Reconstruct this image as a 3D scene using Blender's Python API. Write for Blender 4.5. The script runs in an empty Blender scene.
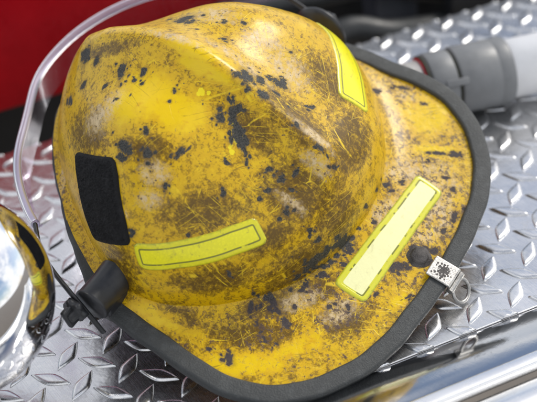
import bpy, bmesh, math, random
import numpy as np
from mathutils import Matrix, Vector, Euler
# All coordinates below are in units of the tread pattern's pitch; U turns them into metres.
U = 0.02
random.seed(4); rng = np.random.default_rng(4)
scene = bpy.context.scene
col = scene.collection

# ---------------------------------------------------------------- helpers
def link(o, parent=None):
    col.objects.link(o)
    if parent is not None: o.parent = parent
    return o
def tag(o, label=None, cat=None, group=None, kind=None):
    for k, v in (('label', label), ('category', cat), ('group', group), ('kind', kind)):
        if v: o[k] = v
    return o
def mesh_obj(name, verts, faces, mat, parent=None, smooth=True, uv=None, attrs=None):
    me = bpy.data.meshes.new(name)
    v = np.asarray(verts, float) * U
    if isinstance(faces, np.ndarray):
        n = len(faces); k = faces.shape[1]
        me.vertices.add(len(v)); me.vertices.foreach_set('co', v.ravel())
        me.loops.add(n * k); me.loops.foreach_set('vertex_index', faces.astype(np.int32).ravel())
        me.polygons.add(n); me.polygons.foreach_set('loop_start', np.arange(n, dtype=np.int32) * k)
        me.update(calc_edges=True)
    else:
        me.from_pydata([tuple(p) for p in v], [], [tuple(f) for f in faces])
    me.validate()
    me.polygons.foreach_set('use_smooth', np.full(len(me.polygons), bool(smooth)))
    if uv is not None:
        lay = me.uv_layers.new(name='UVMap'); li = np.zeros(len(me.loops), np.int32); me.loops.foreach_get('vertex_index', li)
        lay.data.foreach_set('uv', np.asarray(uv, float)[li].ravel())
    for nm, a in (attrs or {}).items():
        at = me.attributes.new(nm, 'FLOAT', 'POINT'); at.data.foreach_set('value', np.asarray(a, np.float32))
    me.materials.append(mat); me.update()
    return link(bpy.data.objects.new(name, me), parent)
def grid_faces(nu, nv, wrap_u=False, wrap_v=False, flip=False):
    a = np.arange(nu if wrap_u else nu - 1); b = np.arange(nv if wrap_v else nv - 1)
    A, B = np.meshgrid(a, b, indexing='ij'); A1 = (A + 1) % nu; B1 = (B + 1) % nv
    f = np.stack([A * nv + B, A1 * nv + B, A1 * nv + B1, A * nv + B1], -1).reshape(-1, 4)
    return f[:, ::-1] if flip else f
class Bag:
    """collects shapes that make ONE mesh"""
    def __init__(s): s.v = []; s.f = []
    def add(s, v, f):
        k = len(s.v); s.v += [tuple(map(float, p)) for p in v]; s.f += [tuple(int(i) + k for i in q) for q in f]; return s
    def lathe(s, prof, c=(0, 0, 0), ax=(0, 0, 1), n=48, lobes=0, amp=0.0):
        ax = Vector(ax).normalized(); q = ax.to_track_quat('Z', 'Y'); m = len(prof); v = []
        for i in range(n):
            a = 2 * math.pi * i / n; k = 1 + amp * math.cos(lobes * a)
            for r, z in prof: v.append(tuple(Vector(c) + q @ Vector((r * k * math.cos(a), r * k * math.sin(a), z))))
        return s.add(v, grid_faces(n, m, wrap_u=True))
    def tube(s, pts, r, n=12, closed=False, flat=1.0, up=(0, 0, 1)):
        P = [Vector(p) for p in pts]; N = len(P); v = []
        for i in range(N):
            a = P[(i + 1) % N] if closed or i < N - 1 else P[i]; b = P[i - 1] if closed or i > 0 else P[i]
            d = (a - b).normalized(); x = d.cross(Vector(up))
            if x.length < 1e-4: x = d.cross(Vector((1, 0, 0)))
            x.normalize(); y = x.cross(d)
            rr = r[i] if hasattr(r, '__len__') else r
            for k in range(n):
                t = 2 * math.pi * k / n; v.append(tuple(P[i] + x * (rr * math.cos(t)) + y * (rr * flat * math.sin(t))))
        s.add(v, grid_faces(N, n, wrap_u=closed, wrap_v=True, flip=True))
        if not closed:
            k = len(s.v) - N * n
            s.f.append(tuple(k + i for i in range(n))); s.f.append(tuple(k + (N - 1) * n + i for i in reversed(range(n))))
        return s
    def box(s, c, h, axes=((1, 0, 0), (0, 1, 0), (0, 0, 1)), bev=0.0):
        bm = bmesh.new(); bmesh.ops.create_cube(bm, size=2.0)
        for w in bm.verts: w.co = Vector((w.co.x * h[0], w.co.y * h[1], w.co.z * h[2]))
        if bev: bmesh.ops.bevel(bm, geom=list(bm.edges), offset=bev, segments=3, profile=0.5, affect='EDGES')
        A = [Vector(a).normalized() for a in axes]; bm.verts.index_update()
        v = [Vector(c) + A[0] * w.co.x + A[1] * w.co.y + A[2] * w.co.z for w in bm.verts]
        f = [[w.index for w in p.verts] for p in bm.faces]; bm.free()
        return s.add(v, f)
    def build(s, name, mat, parent=None, smooth=True): return mesh_obj(name, s.v, s.f, mat, parent, smooth)
def smooth_path(pts, n=60):
    p = [Vector(q) for q in pts]; p = [2 * p[0] - p[1]] + p + [2 * p[-1] - p[-2]]; out = []
    for i in range(1, len(p) - 2):
        for k in range(n):
            t = k / n
            out.append(0.5 * ((2 * p[i]) + (p[i + 1] - p[i - 1]) * t + (2 * p[i - 1] - 5 * p[i] + 4 * p[i + 1] - p[i + 2]) * t * t + (3 * p[i] - p[i - 1] - 3 * p[i + 1] + p[i + 2]) * t ** 3))
    out.append(p[-2]); return out

# ---------------------------------------------------------------- node helpers
class NT:
    def __init__(s, name):
        s.m = bpy.data.materials.new(name); s.m.use_nodes = True; s.t = s.m.node_tree; s.t.nodes.clear()
        s.out = s.t.nodes.new('ShaderNodeOutputMaterial')
    def n(s, ty, **kw):
        nd = s.t.nodes.new(ty)
        for k, v in kw.items():
            if hasattr(nd, k): setattr(nd, k, v)
        return nd
    def put(s, sock, v):
        if isinstance(v, bpy.types.NodeSocket): s.t.links.new(v, sock)
        elif v is not None: sock.default_value = (*v, 1.0) if isinstance(v, tuple) and len(v) == 3 and sock.type == 'RGBA' else v
    def math(s, op, a, b=None, c=None, clamp=False):
        nd = s.n('ShaderNodeMath', operation=op, use_clamp=clamp); s.put(nd.inputs[0], a); s.put(nd.inputs[1], b)
        if c is not None: s.put(nd.inputs[2], c)
        return nd.outputs[0]
    def mix(s, f, a, b):
        nd = s.n('ShaderNodeMix', data_type='RGBA'); s.put(nd.inputs[0], f); s.put(nd.inputs[6], a); s.put(nd.inputs[7], b); return nd.outputs[2]
    def fmix(s, f, a, b):
        nd = s.n('ShaderNodeMix', data_type='FLOAT'); s.put(nd.inputs[0], f); s.put(nd.inputs[2], a); s.put(nd.inputs[3], b); return nd.outputs[0]
    def coord(s, which='Object'): return s.n('ShaderNodeTexCoord').outputs[which]
    def map(s, vec, scale=(1, 1, 1), rot=(0, 0, 0), loc=(0, 0, 0)):
        if any(rot):        # turn first, stretch afterwards
            nr = s.n('ShaderNodeMapping'); s.put(nr.inputs['Vector'], vec); nr.inputs['Rotation'].default_value = rot; vec = nr.outputs[0]; rot = (0, 0, 0)
        nd = s.n('ShaderNodeMapping'); s.put(nd.inputs['Vector'], vec); nd.inputs['Scale'].default_value = scale; nd.inputs['Rotation'].default_value = rot; nd.inputs['Location'].default_value = loc
        return nd.outputs[0]
    def noise(s, vec, scale, detail=4, rough=0.55, dist=0.0, color=False):
        nd = s.n('ShaderNodeTexNoise'); s.put(nd.inputs['Vector'], vec); nd.inputs['Scale'].default_value = scale
        nd.inputs['Detail'].default_value = detail; nd.inputs['Roughness'].default_value = rough; nd.inputs['Distortion'].default_value = dist
        return nd.outputs['Color' if color else 'Fac']
    def step(s, v, lo, hi):
        nd = s.n('ShaderNodeMapRange', interpolation_type='SMOOTHSTEP', clamp=True); s.put(nd.inputs[0], v); s.put(nd.inputs[1], lo); s.put(nd.inputs[2], hi); return nd.outputs[0]
    def attr(s, name): return s.n('ShaderNodeAttribute', attribute_name=name).outputs['Fac']
    def bump(s, h, strength=0.3, dist=0.001, normal=None):
        nd = s.n('ShaderNodeBump'); s.put(nd.inputs['Height'], h); s.put(nd.inputs['Strength'], strength); nd.inputs['Distance'].default_value = dist
        if normal is not None: s.put(nd.inputs['Normal'], normal)
        return nd.outputs[0]
    def bsdf(s, **kw):
        nd = s.n('ShaderNodeBsdfPrincipled')
        for k, v in kw.items(): s.put(nd.inputs[k.replace('_', ' ')], v)
        s.t.links.new(nd.outputs[0], s.out.inputs[0]); return nd
    def warp(s, vec, scale, amt):
        c = s.noise(vec, scale, 3, 0.5, color=True)
        a = s.n('ShaderNodeVectorMath', operation='SUBTRACT'); s.put(a.inputs[0], c); a.inputs[1].default_value = (0.5, 0.5, 0.5)
        b = s.n('ShaderNodeVectorMath', operation='SCALE'); s.put(b.inputs[0], a.outputs[0]); s.put(b.inputs['Scale'], amt)
        d = s.n('ShaderNodeVectorMath', operation='ADD'); s.put(d.inputs[0], vec); s.put(d.inputs[1], b.outputs[0]); return d.outputs[0]
def scaled(g):      # object coordinates back to pitch units
    return g.map(g.coord('Object'), (1 / U, 1 / U, 1 / U))
def plain(name, colr, rough=0.5, metal=0.0, var=0.25, nscale=3.0, bump=0.1, coat=0.0, bdist=0.0006):
    g = NT(name); p = scaled(g); n1 = g.noise(p, nscale, 6, 0.6); n2 = g.noise(p, nscale * 9, 4, 0.6)
    v = g.math('ADD', g.math('MULTIPLY', n1, 0.65), g.math('MULTIPLY', n2, 0.35)); v = g.step(v, 0.3, 0.7)
    c = g.mix(v, tuple(x * (1 - var) for x in colr), tuple(min(1, x * (1 + var)) for x in colr))
    g.bsdf(Base_Color=c, Roughness=g.fmix(v, rough * 0.8, min(1, rough * 1.25)), Metallic=metal, Coat_Weight=coat, Normal=g.bump(n2, bump, bdist))
    return g.m

# ---------------------------------------------------------------- helmet surface
import math
CX = 0.5
_base = [(5.3, 0), (5.22, 1.2), (4.8, 2.55), (4.0, 3.75), (3.0, 4.75), (1.8, 5.4), (0.9, 5.45), (-0.1, 5.15), (-1.0, 4.66),
         (-2.0, 4.02), (-3.0, 3.3), (-4.0, 2.42), (-4.75, 1.4), (-5.15, 0.55), (-5.25, 0)]
_rim = [(8.25, 0), (8.2, 1.3), (8.08, 2.55), (7.85, 3.6), (7.4, 4.58), (6.8, 5.45), (6.02, 6.1), (5.05, 6.52), (4.1, 6.6), (3.0, 6.45),
        (1.9, 6.4), (0.95, 6.3), (0.0, 5.95), (-0.9, 5.35), (-1.8, 4.68), (-2.8, 3.82), (-3.9, 2.82), (-4.8, 1.75), (-5.3, 0.9), (-5.5, 0)]
_crest = [(-5.4, 0.6), (-5.25, 1.4), (-4.86, 2.4), (-3.68, 3.6), (-2.67, 4.28), (-1.29, 4.82), (-0.23, 4.98), (0.94, 4.72), (2.14, 4.05), (3.38, 3.35), (4.4, 2.85), (4.9, 2.5), (5.2, 1.7), (5.3, .9)]
Z0 = 0.25
def _polar(pts):
    p = np.array(pts, float); th = np.arctan2(p[:, 1], p[:, 0] - CX); r = np.hypot(p[:, 0] - CX, p[:, 1])
    th = np.r_[-th[::-1][:-1] if th[0] == 0 else -th[::-1], th]; r = np.r_[r[::-1][:-1], r]
    T = np.linspace(-np.pi, np.pi, 1441); R = np.interp(T, th, r)
    k = np.exp(-0.5 * (np.arange(-40, 41) / 12.0) ** 2); k /= k.sum()
    R = np.convolve(np.r_[R[-41:-1], R, R[1:41]], k, 'valid')
    return T, R
_TB, _RB = _polar(_base); _TR, _RR = _polar(_rim)
def Rb(t): return np.interp((t + np.pi) % (2 * np.pi) - np.pi, _TB, _RB)
def Rr(t): return np.interp((t + np.pi) % (2 * np.pi) - np.pi, _TR, _RR)
QQ = 1.95
def PW(t): return 2.6 + 1.05 * np.clip(np.cos(t), 0, 1) ** 2 + 0.4 * np.clip(-np.cos(t), 0, 1) ** 2
def _smooth(x, y, sig, X):
    Y = np.interp(X, x, y); n = int(3 * sig / (X[1] - X[0])); k = np.exp(-0.5 * (np.arange(-n, n + 1) * (X[1] - X[0]) / sig) ** 2); k /= k.sum()
    return np.convolve(np.r_[np.full(n, Y[0]), Y, np.full(n, Y[-1])], k, 'valid')
_X = np.linspace(-7, 7, 561)
def ribamp(x): return np.interp(x, [-6, -5, -3.5, -1, 2, 4.2, 5.2], [0.25, 0.75, 0.95, 0.66, 0.58, 0.62, 0.0])
def _roof():
    c = np.array(_crest); xs = np.linspace(-4.9, 4.5, 40); zc = np.interp(xs, c[:, 0], c[:, 1])
    rb = np.where(xs > CX, Rb(np.zeros_like(xs)), Rb(np.full_like(xs, np.pi))); rho = np.abs(xs - CX) / rb
    g = (zc - ribamp(xs) - Z0) / (1 - rho ** PW(np.where(xs > CX, 0.0, np.pi))) ** (1 / QQ)
    return _smooth(xs, g, 0.5, _X)
_G = _roof()
def zdome(x, y):
    t = np.arctan2(y, x - CX); r = np.hypot(x - CX, y); rho = np.clip(r / Rb(t), 0, 1)
    prof = np.clip(1 - rho ** PW(t), 0, 1) ** (1 / QQ)
    rib = ribamp(x) * np.exp(-(np.clip(np.sqrt(y * y + 0.07) - math.sqrt(0.07), 0, None) / np.interp(x, [-4, -1, 1], [1.0, 0.7, 0.55])) ** 1.2) * np.clip((1 - rho) * 6, 0, 1) ** 0.7
    ay = np.abs(y); lobe = 0.36 * np.exp(-((ay - 2.75) / 1.15) ** 2) * np.exp(-((x + 1.3) / 2.3) ** 2) * np.clip((1 - rho) * 4, 0, 1)
    return Z0 + np.interp(x, _X, _G) * prof + rib + lobe
def zbrim(x, y):
    return -0.012 * np.clip(x, 0, None) ** 2 - 0.02 * np.clip(np.abs(y) - 5.5, 0, None)
def shell(t, s):
    """s 0..1 dome (apex to crease), 1..2 brim (crease to edge); returns (...,3) in helmet units"""
    t, s = np.broadcast_arrays(np.asarray(t, float), np.asarray(s, float))
    sd = np.clip(s, 0, 1); rho = np.sin(sd * np.pi / 2) ** 0.93
    b = np.clip(s - 1, 0, 1); rb, rr = Rb(t), Rr(t)
    r = np.where(s <= 1, rho * rb, rb + b * (rr - rb))
    x = CX + r * np.cos(t); y = r * np.sin(t)
    zd = zdome(x, y); w = r - rb
    zb = zbrim(x, y) + Z0 * np.exp(-np.clip(w, 0, None) / 0.35) * 1.0 + 0.10 * np.exp(-np.clip(w, 0, None) / 1.1)
    ze = zbrim(CX + rb * np.cos(t), rb * np.sin(t)) + Z0 + 0.10
    z = np.where(s <= 1, zd + (ze - Z0) * rho ** 4, zb)
    return np.stack([x, y, z], -1)
def shell_n(t, s, e=2e-3):
    du = shell(t + e, s) - shell(t - e, s); dv = shell(t, np.asarray(s) + e) - shell(t, np.asarray(s) - e)
    n = np.cross(dv, du); n /= np.linalg.norm(n, axis=-1, keepdims=True) + 1e-12
    return np.where(n[..., 2:3] < -0.2, -n, n)
def zapex(): return float(shell(0.0, 0.004)[2])
HELM_ROT = [[0.958473, 0.248729, 0.139511], [-0.208983, 0.94546, -0.249863], [-0.19405, 0.210331, 0.958178]]
HELM_POS = [-3.70675, -14.55187, 3.12678]
CAM_ROT = [[0.934267, 0.346116, -0.085725], [0.140521, -0.578341, -0.803601], [-0.327718, 0.738732, -0.588962]]
CAM_POS = [11.09648, -43.79399, 25.09009]
CAM_F = 1261.77
TAPE_N_TOP = [(-1.484, 0.711), (-1.335, 0.656), (-1.204, 0.616), (-1.073, 0.586), (-0.908, 0.556), (-0.698, 0.541)]
TAPE_N_BOT = [(-1.414, 0.816), (-1.3, 0.781), (-1.196, 0.751), (-1.038, 0.721), (-0.864, 0.696), (-0.654, 0.686)]
TAPE_R_IN = [(-0.358, 1.16), (-0.218, 1.12), (-0.07, 1.11), (0.087, 1.115), (0.244, 1.15), (0.393, 1.21), (0.532, 1.31)]
TAPE_R_OUT = [(-0.297, 1.51), (-0.175, 1.48), (-0.052, 1.465), (0.07, 1.47), (0.201, 1.485), (0.323, 1.525), (0.445, 1.595)]
VEL_L = [(-2.286, 0.691), (-2.173, 0.751), (-2.042, 0.801), (-1.911, 0.856), (-1.772, 0.886)]
VEL_R = [(-1.833, 0.511), (-1.728, 0.541), (-1.632, 0.596), (-1.545, 0.651), (-1.475, 0.726)]
BOLT = (0.07, 1.635)
CHAR = [[-3.77,-0.64,3.19,0.26,-0.04,0.18,0.28,-0.39,-0.1],[-1.92,-1.18,3.95,0.2,0.04,0.11,0.31,-0.31,0.0],[-1.15,-1.09,4.28,0.14,-0.0,0.04,0.08,-0.23,-0.07],[-1.27,-1.41,4.14,0.13,0.02,0.05,0.07,-0.09,-0.0],[-2.23,-1.64,3.6,0.07,0.14,0.09,0.12,-0.06,0.05],[-3.7,-1.78,2.26,0.17,-0.06,0.12,-0.0,-0.18,-0.17],[0.06,-1.27,4.33,0.12,0.07,0.0,0.07,-0.1,-0.03],[0.13,-1.61,4.27,0.05,0.03,-0.0,0.04,-0.05,-0.01],[0.09,-2.72,4.09,0.13,0.06,0.01,0.09,-0.14,-0.06],[-1.44,-2.08,3.92,0.11,0.01,0.06,0.05,-0.07,0.01],[-1.57,1.45,4.01,0.37,0.25,0.08,0.26,-0.29,0.17],[0.13,1.1,4.37,0.11,0.13,-0.06,0.07,-0.1,0.02],[-0.31,1.73,4.28,0.1,0.06,-0.0,0.05,-0.08,0.01],[0.21,2.06,4.22,0.09,0.08,-0.02,0.06,-0.09,0.0],[1.5,0.24,4.33,0.33,0.06,-0.21,0.11,-0.39,0.16],[2.05,0.99,3.62,0.3,0.23,-0.25,0.09,-0.25,0.04],[1.46,-1.1,3.91,0.18,0.11,-0.06,0.09,-0.22,-0.11],[1.47,-0.61,4.12,0.07,0.09,0.02,0.17,-0.11,-0.15],[2.23,-1.33,3.42,0.04,0.08,-0.01,0.21,-0.15,-0.16],[1.69,-0.79,3.91,0.16,0.19,0.0,0.21,-0.18,-0.2],[1.91,-1.01,3.69,0.15,0.17,-0.02,0.2,-0.21,-0.18],[2.23,-1.26,3.43,0.1,0.14,-0.02,0.29,-0.25,-0.24],[1.99,-1.02,3.65,0.13,0.15,-0.02,0.15,-0.16,-0.14],[2.0,-1.4,3.53,0.08,0.08,-0.03,0.11,-0.17,-0.1],[2.44,-1.39,3.27,0.05,0.07,-0.01,0.14,-0.13,-0.12],[1.73,0.6,3.99,0.16,0.11,-0.16,0.08,-0.2,0.08],[1.15,-2.81,3.73,0.05,0.18,0.04,0.05,-0.01,-0.03],[1.21,-2.64,3.76,0.06,0.22,0.03,0.05,-0.01,-0.03],[1.29,-2.44,3.76,0.04,0.17,0.02,0.05,-0.01,-0.03],[5.29,-1.11,-0.02,0.12,0.14,-0.08,0.07,-0.11,-0.07],[5.23,-1.4,-0.01,0.1,0.11,-0.07,0.05,-0.09,-0.06],[5.12,-1.68,0.03,0.11,0.16,-0.12,0.04,-0.06,-0.1],[5.34,-0.34,-0.02,0.1,0.13,-0.08,0.07,-0.12,-0.06],[5.47,-0.7,-0.12,0.1,0.11,-0.06,0.06,-0.1,-0.04],[6.52,-0.26,-0.47,0.09,0.07,-0.02,0.07,-0.12,-0.01],[7.1,-0.06,-0.58,0.14,0.11,-0.03,0.07,-0.12,-0.01],[6.93,0.56,-0.55,0.1,0.07,-0.02,0.08,-0.15,-0.02],[6.6,0.11,-0.48,0.07,0.06,-0.01,0.05,-0.09,-0.01],[3.74,6.23,-0.16,0.24,0.1,-0.03,0.03,-0.08,0.0],[-0.29,-3.29,3.72,0.32,0.07,0.13,0.16,-0.25,-0.17],[0.42,-3.18,3.81,0.21,0.1,0.03,0.11,-0.18,-0.13],[1.15,-2.62,3.79,0.06,0.22,0.03,0.12,-0.02,-0.07],[1.26,-3.56,3.31,0.09,0.06,-0.01,0.08,-0.13,-0.12],[2.55,-2.68,2.86,0.08,0.08,-0.03,0.08,-0.14,-0.11],[3.26,0.05,3.44,0.12,0.02,-0.07,0.01,-0.11,0.0],[4.07,-0.03,3.05,0.23,0.0,-0.11,-0.01,-0.13,-0.0],[4.54,-0.04,2.51,0.07,0.16,-0.13,0.05,-0.08,-0.1],[3.17,-1.3,2.86,0.15,0.13,-0.04,0.06,-0.11,-0.07],[3.56,-1.27,2.66,0.13,0.11,-0.03,0.09,-0.15,-0.1],[3.42,-1.76,2.59,0.13,0.11,-0.04,0.06,-0.11,-0.07],[3.93,-1.32,2.45,0.09,0.07,-0.02,0.04,-0.06,-0.04],[4.09,-1.87,2.15,0.15,0.13,-0.05,0.07,-0.12,-0.1],[3.79,-0.88,2.7,0.09,0.07,-0.01,0.07,-0.12,-0.1],[3.35,-2.11,2.52,0.06,0.06,-0.02,0.05,-0.08,-0.06],[4.72,-1.71,1.53,0.09,0.12,-0.08,0.04,-0.06,-0.1],[2.22,-1.98,3.28,0.17,0.04,-0.1,0.01,-0.08,-0.02],[2.63,-1.61,3.11,0.06,0.06,-0.02,0.08,-0.13,-0.08],[3.02,1.17,2.99,0.11,0.14,-0.11,0.05,-0.11,0.01],[1.66,2.27,3.58,0.04,0.07,-0.04,0.03,-0.05,-0.01],[5.27,-0.8,0.27,0.08,0.44,-0.46,0.03,-0.04,-0.43],[5.14,-1.46,0.49,0.08,0.28,-0.14,0.04,0.03,-0.24],[5.0,-1.96,0.47,0.13,0.35,-0.14,0.06,0.03,-0.33],[4.77,-1.77,1.39,0.05,0.08,-0.05,0.03,-0.04,-0.08],[5.55,0.62,-0.17,0.09,0.09,-0.05,0.06,-0.11,-0.03],[6.86,-0.17,-0.54,0.31,0.08,-0.06,0.05,-0.24,-0.01],[7.59,-0.87,-0.68,0.05,0.19,-0.01,0.08,-0.03,-0.02],[4.51,-3.42,-0.02,0.1,0.15,-0.01,0.26,-0.19,-0.19],[4.8,-2.53,0.29,0.09,0.17,-0.15,0.01,-0.03,-0.27],[5.02,-2.61,-0.09,0.1,0.06,-0.04,0.08,-0.21,-0.08],[5.57,-1.17,-0.2,0.13,0.12,-0.06,0.06,-0.1,-0.03],[5.98,-2.38,-0.38,0.07,0.05,-0.01,0.03,-0.05,-0.01],[6.34,-2.24,-0.45,0.09,0.07,-0.02,0.08,-0.14,-0.02],[6.78,-1.39,-0.52,0.09,-0.01,-0.02,-0.01,-0.16,0.0],[4.11,-3.94,0.02,0.11,0.06,-0.03,0.12,-0.29,-0.15],[5.11,-3.73,-0.25,0.14,0.15,-0.02,0.18,-0.2,-0.05],[4.46,-5.56,-0.21,0.16,0.11,-0.02,0.17,-0.25,-0.03],[4.32,-3.75,-0.02,0.07,0.05,-0.02,0.08,-0.13,-0.07],[3.48,-3.95,1.24,0.08,0.07,-0.03,0.03,-0.05,-0.11],[4.93,-2.21,0.39,0.09,0.18,-0.16,0.02,-0.03,-0.25],[4.94,-4.51,-0.25,0.02,0.04,-0.0,0.23,-0.13,-0.04],[5.26,-4.59,-0.3,0.04,0.0,-0.01,0.03,-0.27,-0.01],[4.51,-4.23,-0.16,0.06,0.04,-0.01,0.11,-0.17,-0.04],[3.82,-5.64,-0.14,0.12,0.08,-0.01,0.05,-0.08,-0.01],[4.78,-2.84,-0.0,0.06,0.06,-0.02,0.04,-0.06,-0.04],[5.89,-2.57,-0.36,0.07,0.05,-0.01,0.05,-0.08,-0.01],[5.25,-1.87,-0.09,0.15,0.15,-0.07,0.07,-0.12,-0.06],[5.19,1.94,-0.07,0.12,0.17,-0.11,0.07,-0.12,-0.02],[5.41,1.93,-0.19,0.11,0.12,-0.06,0.05,-0.09,-0.01],[5.47,2.42,-0.25,0.12,0.16,-0.05,0.07,-0.08,-0.01],[6.48,3.45,-0.49,0.21,0.13,-0.04,0.03,-0.07,-0.0],[5.88,4.13,-0.39,0.35,0.21,-0.06,0.05,-0.11,-0.01],[6.34,4.4,-0.47,0.18,0.14,-0.03,0.07,-0.14,-0.01],[6.88,3.18,-0.55,0.12,0.1,-0.02,0.07,-0.13,-0.01],[7.36,2.36,-0.64,0.14,0.05,-0.03,0.09,-0.32,-0.02],[7.33,1.7,-0.63,0.12,0.09,-0.02,0.08,-0.15,-0.02],[5.18,1.39,0.28,0.01,0.18,-0.19,0.03,-0.04,-0.13],[7.21,0.53,-0.61,0.29,0.22,-0.06,0.16,-0.3,-0.03],[4.54,5.56,-0.22,0.13,0.1,-0.02,0.04,-0.07,-0.0],[3.61,5.73,-0.12,0.29,0.13,-0.04,0.03,-0.08,0.0],[3.08,5.07,0.06,0.13,0.17,-0.09,0.07,-0.13,0.02],[5.76,3.68,-0.36,0.08,0.06,-0.01,0.06,-0.1,-0.01],[5.27,0.59,0.42,0.01,0.16,-0.18,0.02,-0.02,-0.11],[5.34,0.08,-0.02,0.06,0.08,-0.05,0.04,-0.07,-0.04],[0.88,-4.77,2.32,0.15,0.04,0.05,0.05,-0.1,-0.13],[2.27,-4.07,2.33,0.07,0.05,-0.01,0.03,-0.05,-0.06]]
WORN_SHEEN = [[6.28,2.94,-0.44,1.03,0.01,-0.19,0.1,-1.29,-0.0],[6.02,1.38,-0.36,0.25,0.88,-0.08,0.83,-0.4,-0.2],[7.12,2.21,-0.59,0.39,0.14,-0.07,0.24,-0.85,-0.04],[-1.57,-2.51,3.7,0.5,-0.1,0.27,0.38,-0.97,-0.23],[2.01,1.68,3.47,0.89,0.06,-0.55,0.06,-0.8,0.12],[0.92,1.9,4.03,0.85,0.35,-0.39,0.11,-0.37,-0.01],[-0.76,1.94,4.19,1.1,0.31,0.21,0.31,-0.46,0.13],[5.33,2.9,-0.24,0.68,0.93,-0.26,0.36,-0.46,-0.06],[6.82,2.43,-0.54,0.53,0.07,-0.1,0.17,-1.18,-0.02],[6.96,1.25,-0.56,0.25,0.79,-0.05,0.5,-0.26,-0.09],[5.67,1.05,-0.24,0.19,0.77,-0.11,0.53,-0.22,-0.21],[3.94,5.51,-0.14,0.49,0.16,-0.07,0.09,-0.29,0.01],[0.86,-3.46,3.54,0.64,0.15,-0.11,0.05,-0.41,-0.27],[4.23,-0.39,2.78,0.57,0.13,-0.52,-0.08,-0.35,-0.16],[4.09,-1.6,2.25,0.63,0.1,-0.37,-0.02,-0.24,-0.08],[-3.18,-3.37,0.25,0.16,0.06,0.08,1.37,-1.32,-0.1],[1.03,-4.03,3.07,0.5,0.26,0.05,0.15,-0.25,-0.25],[0.96,0.67,4.31,1.59,-0.02,-0.65,0.09,-0.31,0.13],[3.72,0.23,3.15,1.12,0.04,-0.54,0.05,-0.25,0.11],[-0.8,0.06,4.87,1.44,0.1,0.23,0.11,-0.2,0.04],[6.18,-2.47,-0.42,0.36,0.86,-0.06,0.46,-0.27,-0.09],[-1.82,-2.71,3.41,0.78,-0.15,0.49,0.3,-0.63,-0.22],[5.12,-2.89,-0.18,0.48,0.76,-0.08,0.31,-0.23,-0.14],[6.44,-0.89,-0.45,0.29,-0.04,-0.06,-0.04,-0.6,0.01]]  # scuffs; those at the dome's left also paint in its pale highlight
GRIME = [[4.66,-4.54,-0.21,1.47,1.04,-0.2,0.33,-0.51,-0.08],[2.65,-5.32,0.1,0.94,0.15,-0.18,0.04,-0.37,-0.13],[6.45,-2.58,-0.47,0.25,1.04,-0.04,0.66,-0.24,-0.12],[4.82,-2.39,0.6,0.72,1.65,0.0,0.26,0.15,-0.95],[4.16,-1.3,2.32,1.28,0.32,-0.69,-0.01,-1.12,-0.44],[2.35,-3.34,2.73,1.11,1.24,-0.17,0.43,-0.45,-0.54],[3.23,-4.28,1.15,1.27,1.18,-0.09,0.16,-0.18,-0.54],[5.01,-0.75,1.37,0.57,0.51,-1.24,-0.1,-1.12,-0.1],[0.47,-3.06,3.87,0.74,0.39,0.06,0.29,-0.45,-0.3],[2.81,2.57,2.72,1.13,-0.0,-0.79,0.07,-1.01,0.3],[4.31,1.24,2.23,0.77,0.21,-0.73,0.19,-1.8,0.57],[2.27,-0.85,3.56,0.98,0.06,-0.53,-0.09,-0.58,-0.21],[0.64,-5.33,0.98,0.8,-0.12,0.22,-0.49,-0.12,-1.18],[-1.9,-2.91,3.12,1.54,-0.28,1.21,0.48,-0.7,-0.32],[3.19,0.33,3.35,1.49,0.04,-0.82,0.19,-0.77,0.41],[4.05,-2.68,1.76,0.52,0.99,0.16,0.3,-0.08,-0.35],[-2.82,-0.56,3.89,1.36,0.13,0.86,0.2,-0.2,-0.05],[4.52,-3.55,-0.05,0.72,0.92,-0.09,0.35,-0.31,-0.22],[5.41,-2.29,-0.22,0.35,0.86,-0.05,0.39,-0.2,-0.16]]
CLEAN = [[-0.48,-1.69,4.27,1.31,0.03,0.15,0.29,-0.83,-0.07],[0.51,-1.69,4.19,0.97,0.17,-0.24,0.17,-0.79,-0.12],[4.79,5.2,-0.25,0.93,0.42,-0.14,0.38,-1.01,-0.03],[4.57,-5.71,-0.23,1.51,1.03,-0.15,0.23,-0.35,-0.04],[1.86,-5.69,0.13,0.76,0.02,-0.09,0.0,-0.27,-0.1],[0.53,-0.37,4.64,1.11,0.15,-0.22,0.0,-0.24,-0.15],[2.41,-5.54,0.09,1.41,0.2,-0.21,0.04,-0.32,-0.1],[5.72,4.15,-0.37,0.81,0.49,-0.14,0.15,-0.32,-0.02],[5.82,-4.09,-0.38,0.64,0.98,-0.09,0.32,-0.27,-0.06],[7.43,-1.16,-0.65,0.12,0.51,-0.02,0.22,-0.08,-0.04],[1.68,-4.57,2.29,0.02,0.01,0.0,0.01,-0.02,-0.02],[0.11,-0.01,4.88,1.11,0.23,-0.16,0.14,-0.4,-0.02],[-1.04,-2.42,4.0,0.68,0.1,0.3,0.65,-0.87,-0.04]]
BRIGHT = [[0.7,-0.88,4.31,0.08,0.08,0.0,0.12,-0.13,-0.09],[2.07,-1.25,3.53,0.1,0.09,-0.03,0.12,-0.19,-0.12],[2.18,-1.65,3.37,0.06,0.06,-0.02,0.04,-0.06,-0.04],[1.86,-1.02,3.72,0.08,0.07,-0.02,0.05,-0.08,-0.06]]
PIPE_A = [1.805, -5.578, 1.32]
PIPE_B = [4.486, -3.679, 1.32]
DOME_C = [-7.625, -23.336, 3.9]
SUN = (45, 60, 2.0, 20)
SKY_STRENGTH = 0.10
EXPOSURE = 0.17
CLOUD_LOC = (1.3, 2.4, 1.9)
CLOUD_T = (0.36, 0.52)
CLOUD_C = (10.5, 10.6, 10.8)
CLOUD_SIDE = (0.0, -0.02, -0.06)
LEDGE = 0.235
LEDGE_END = 25.0
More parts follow.
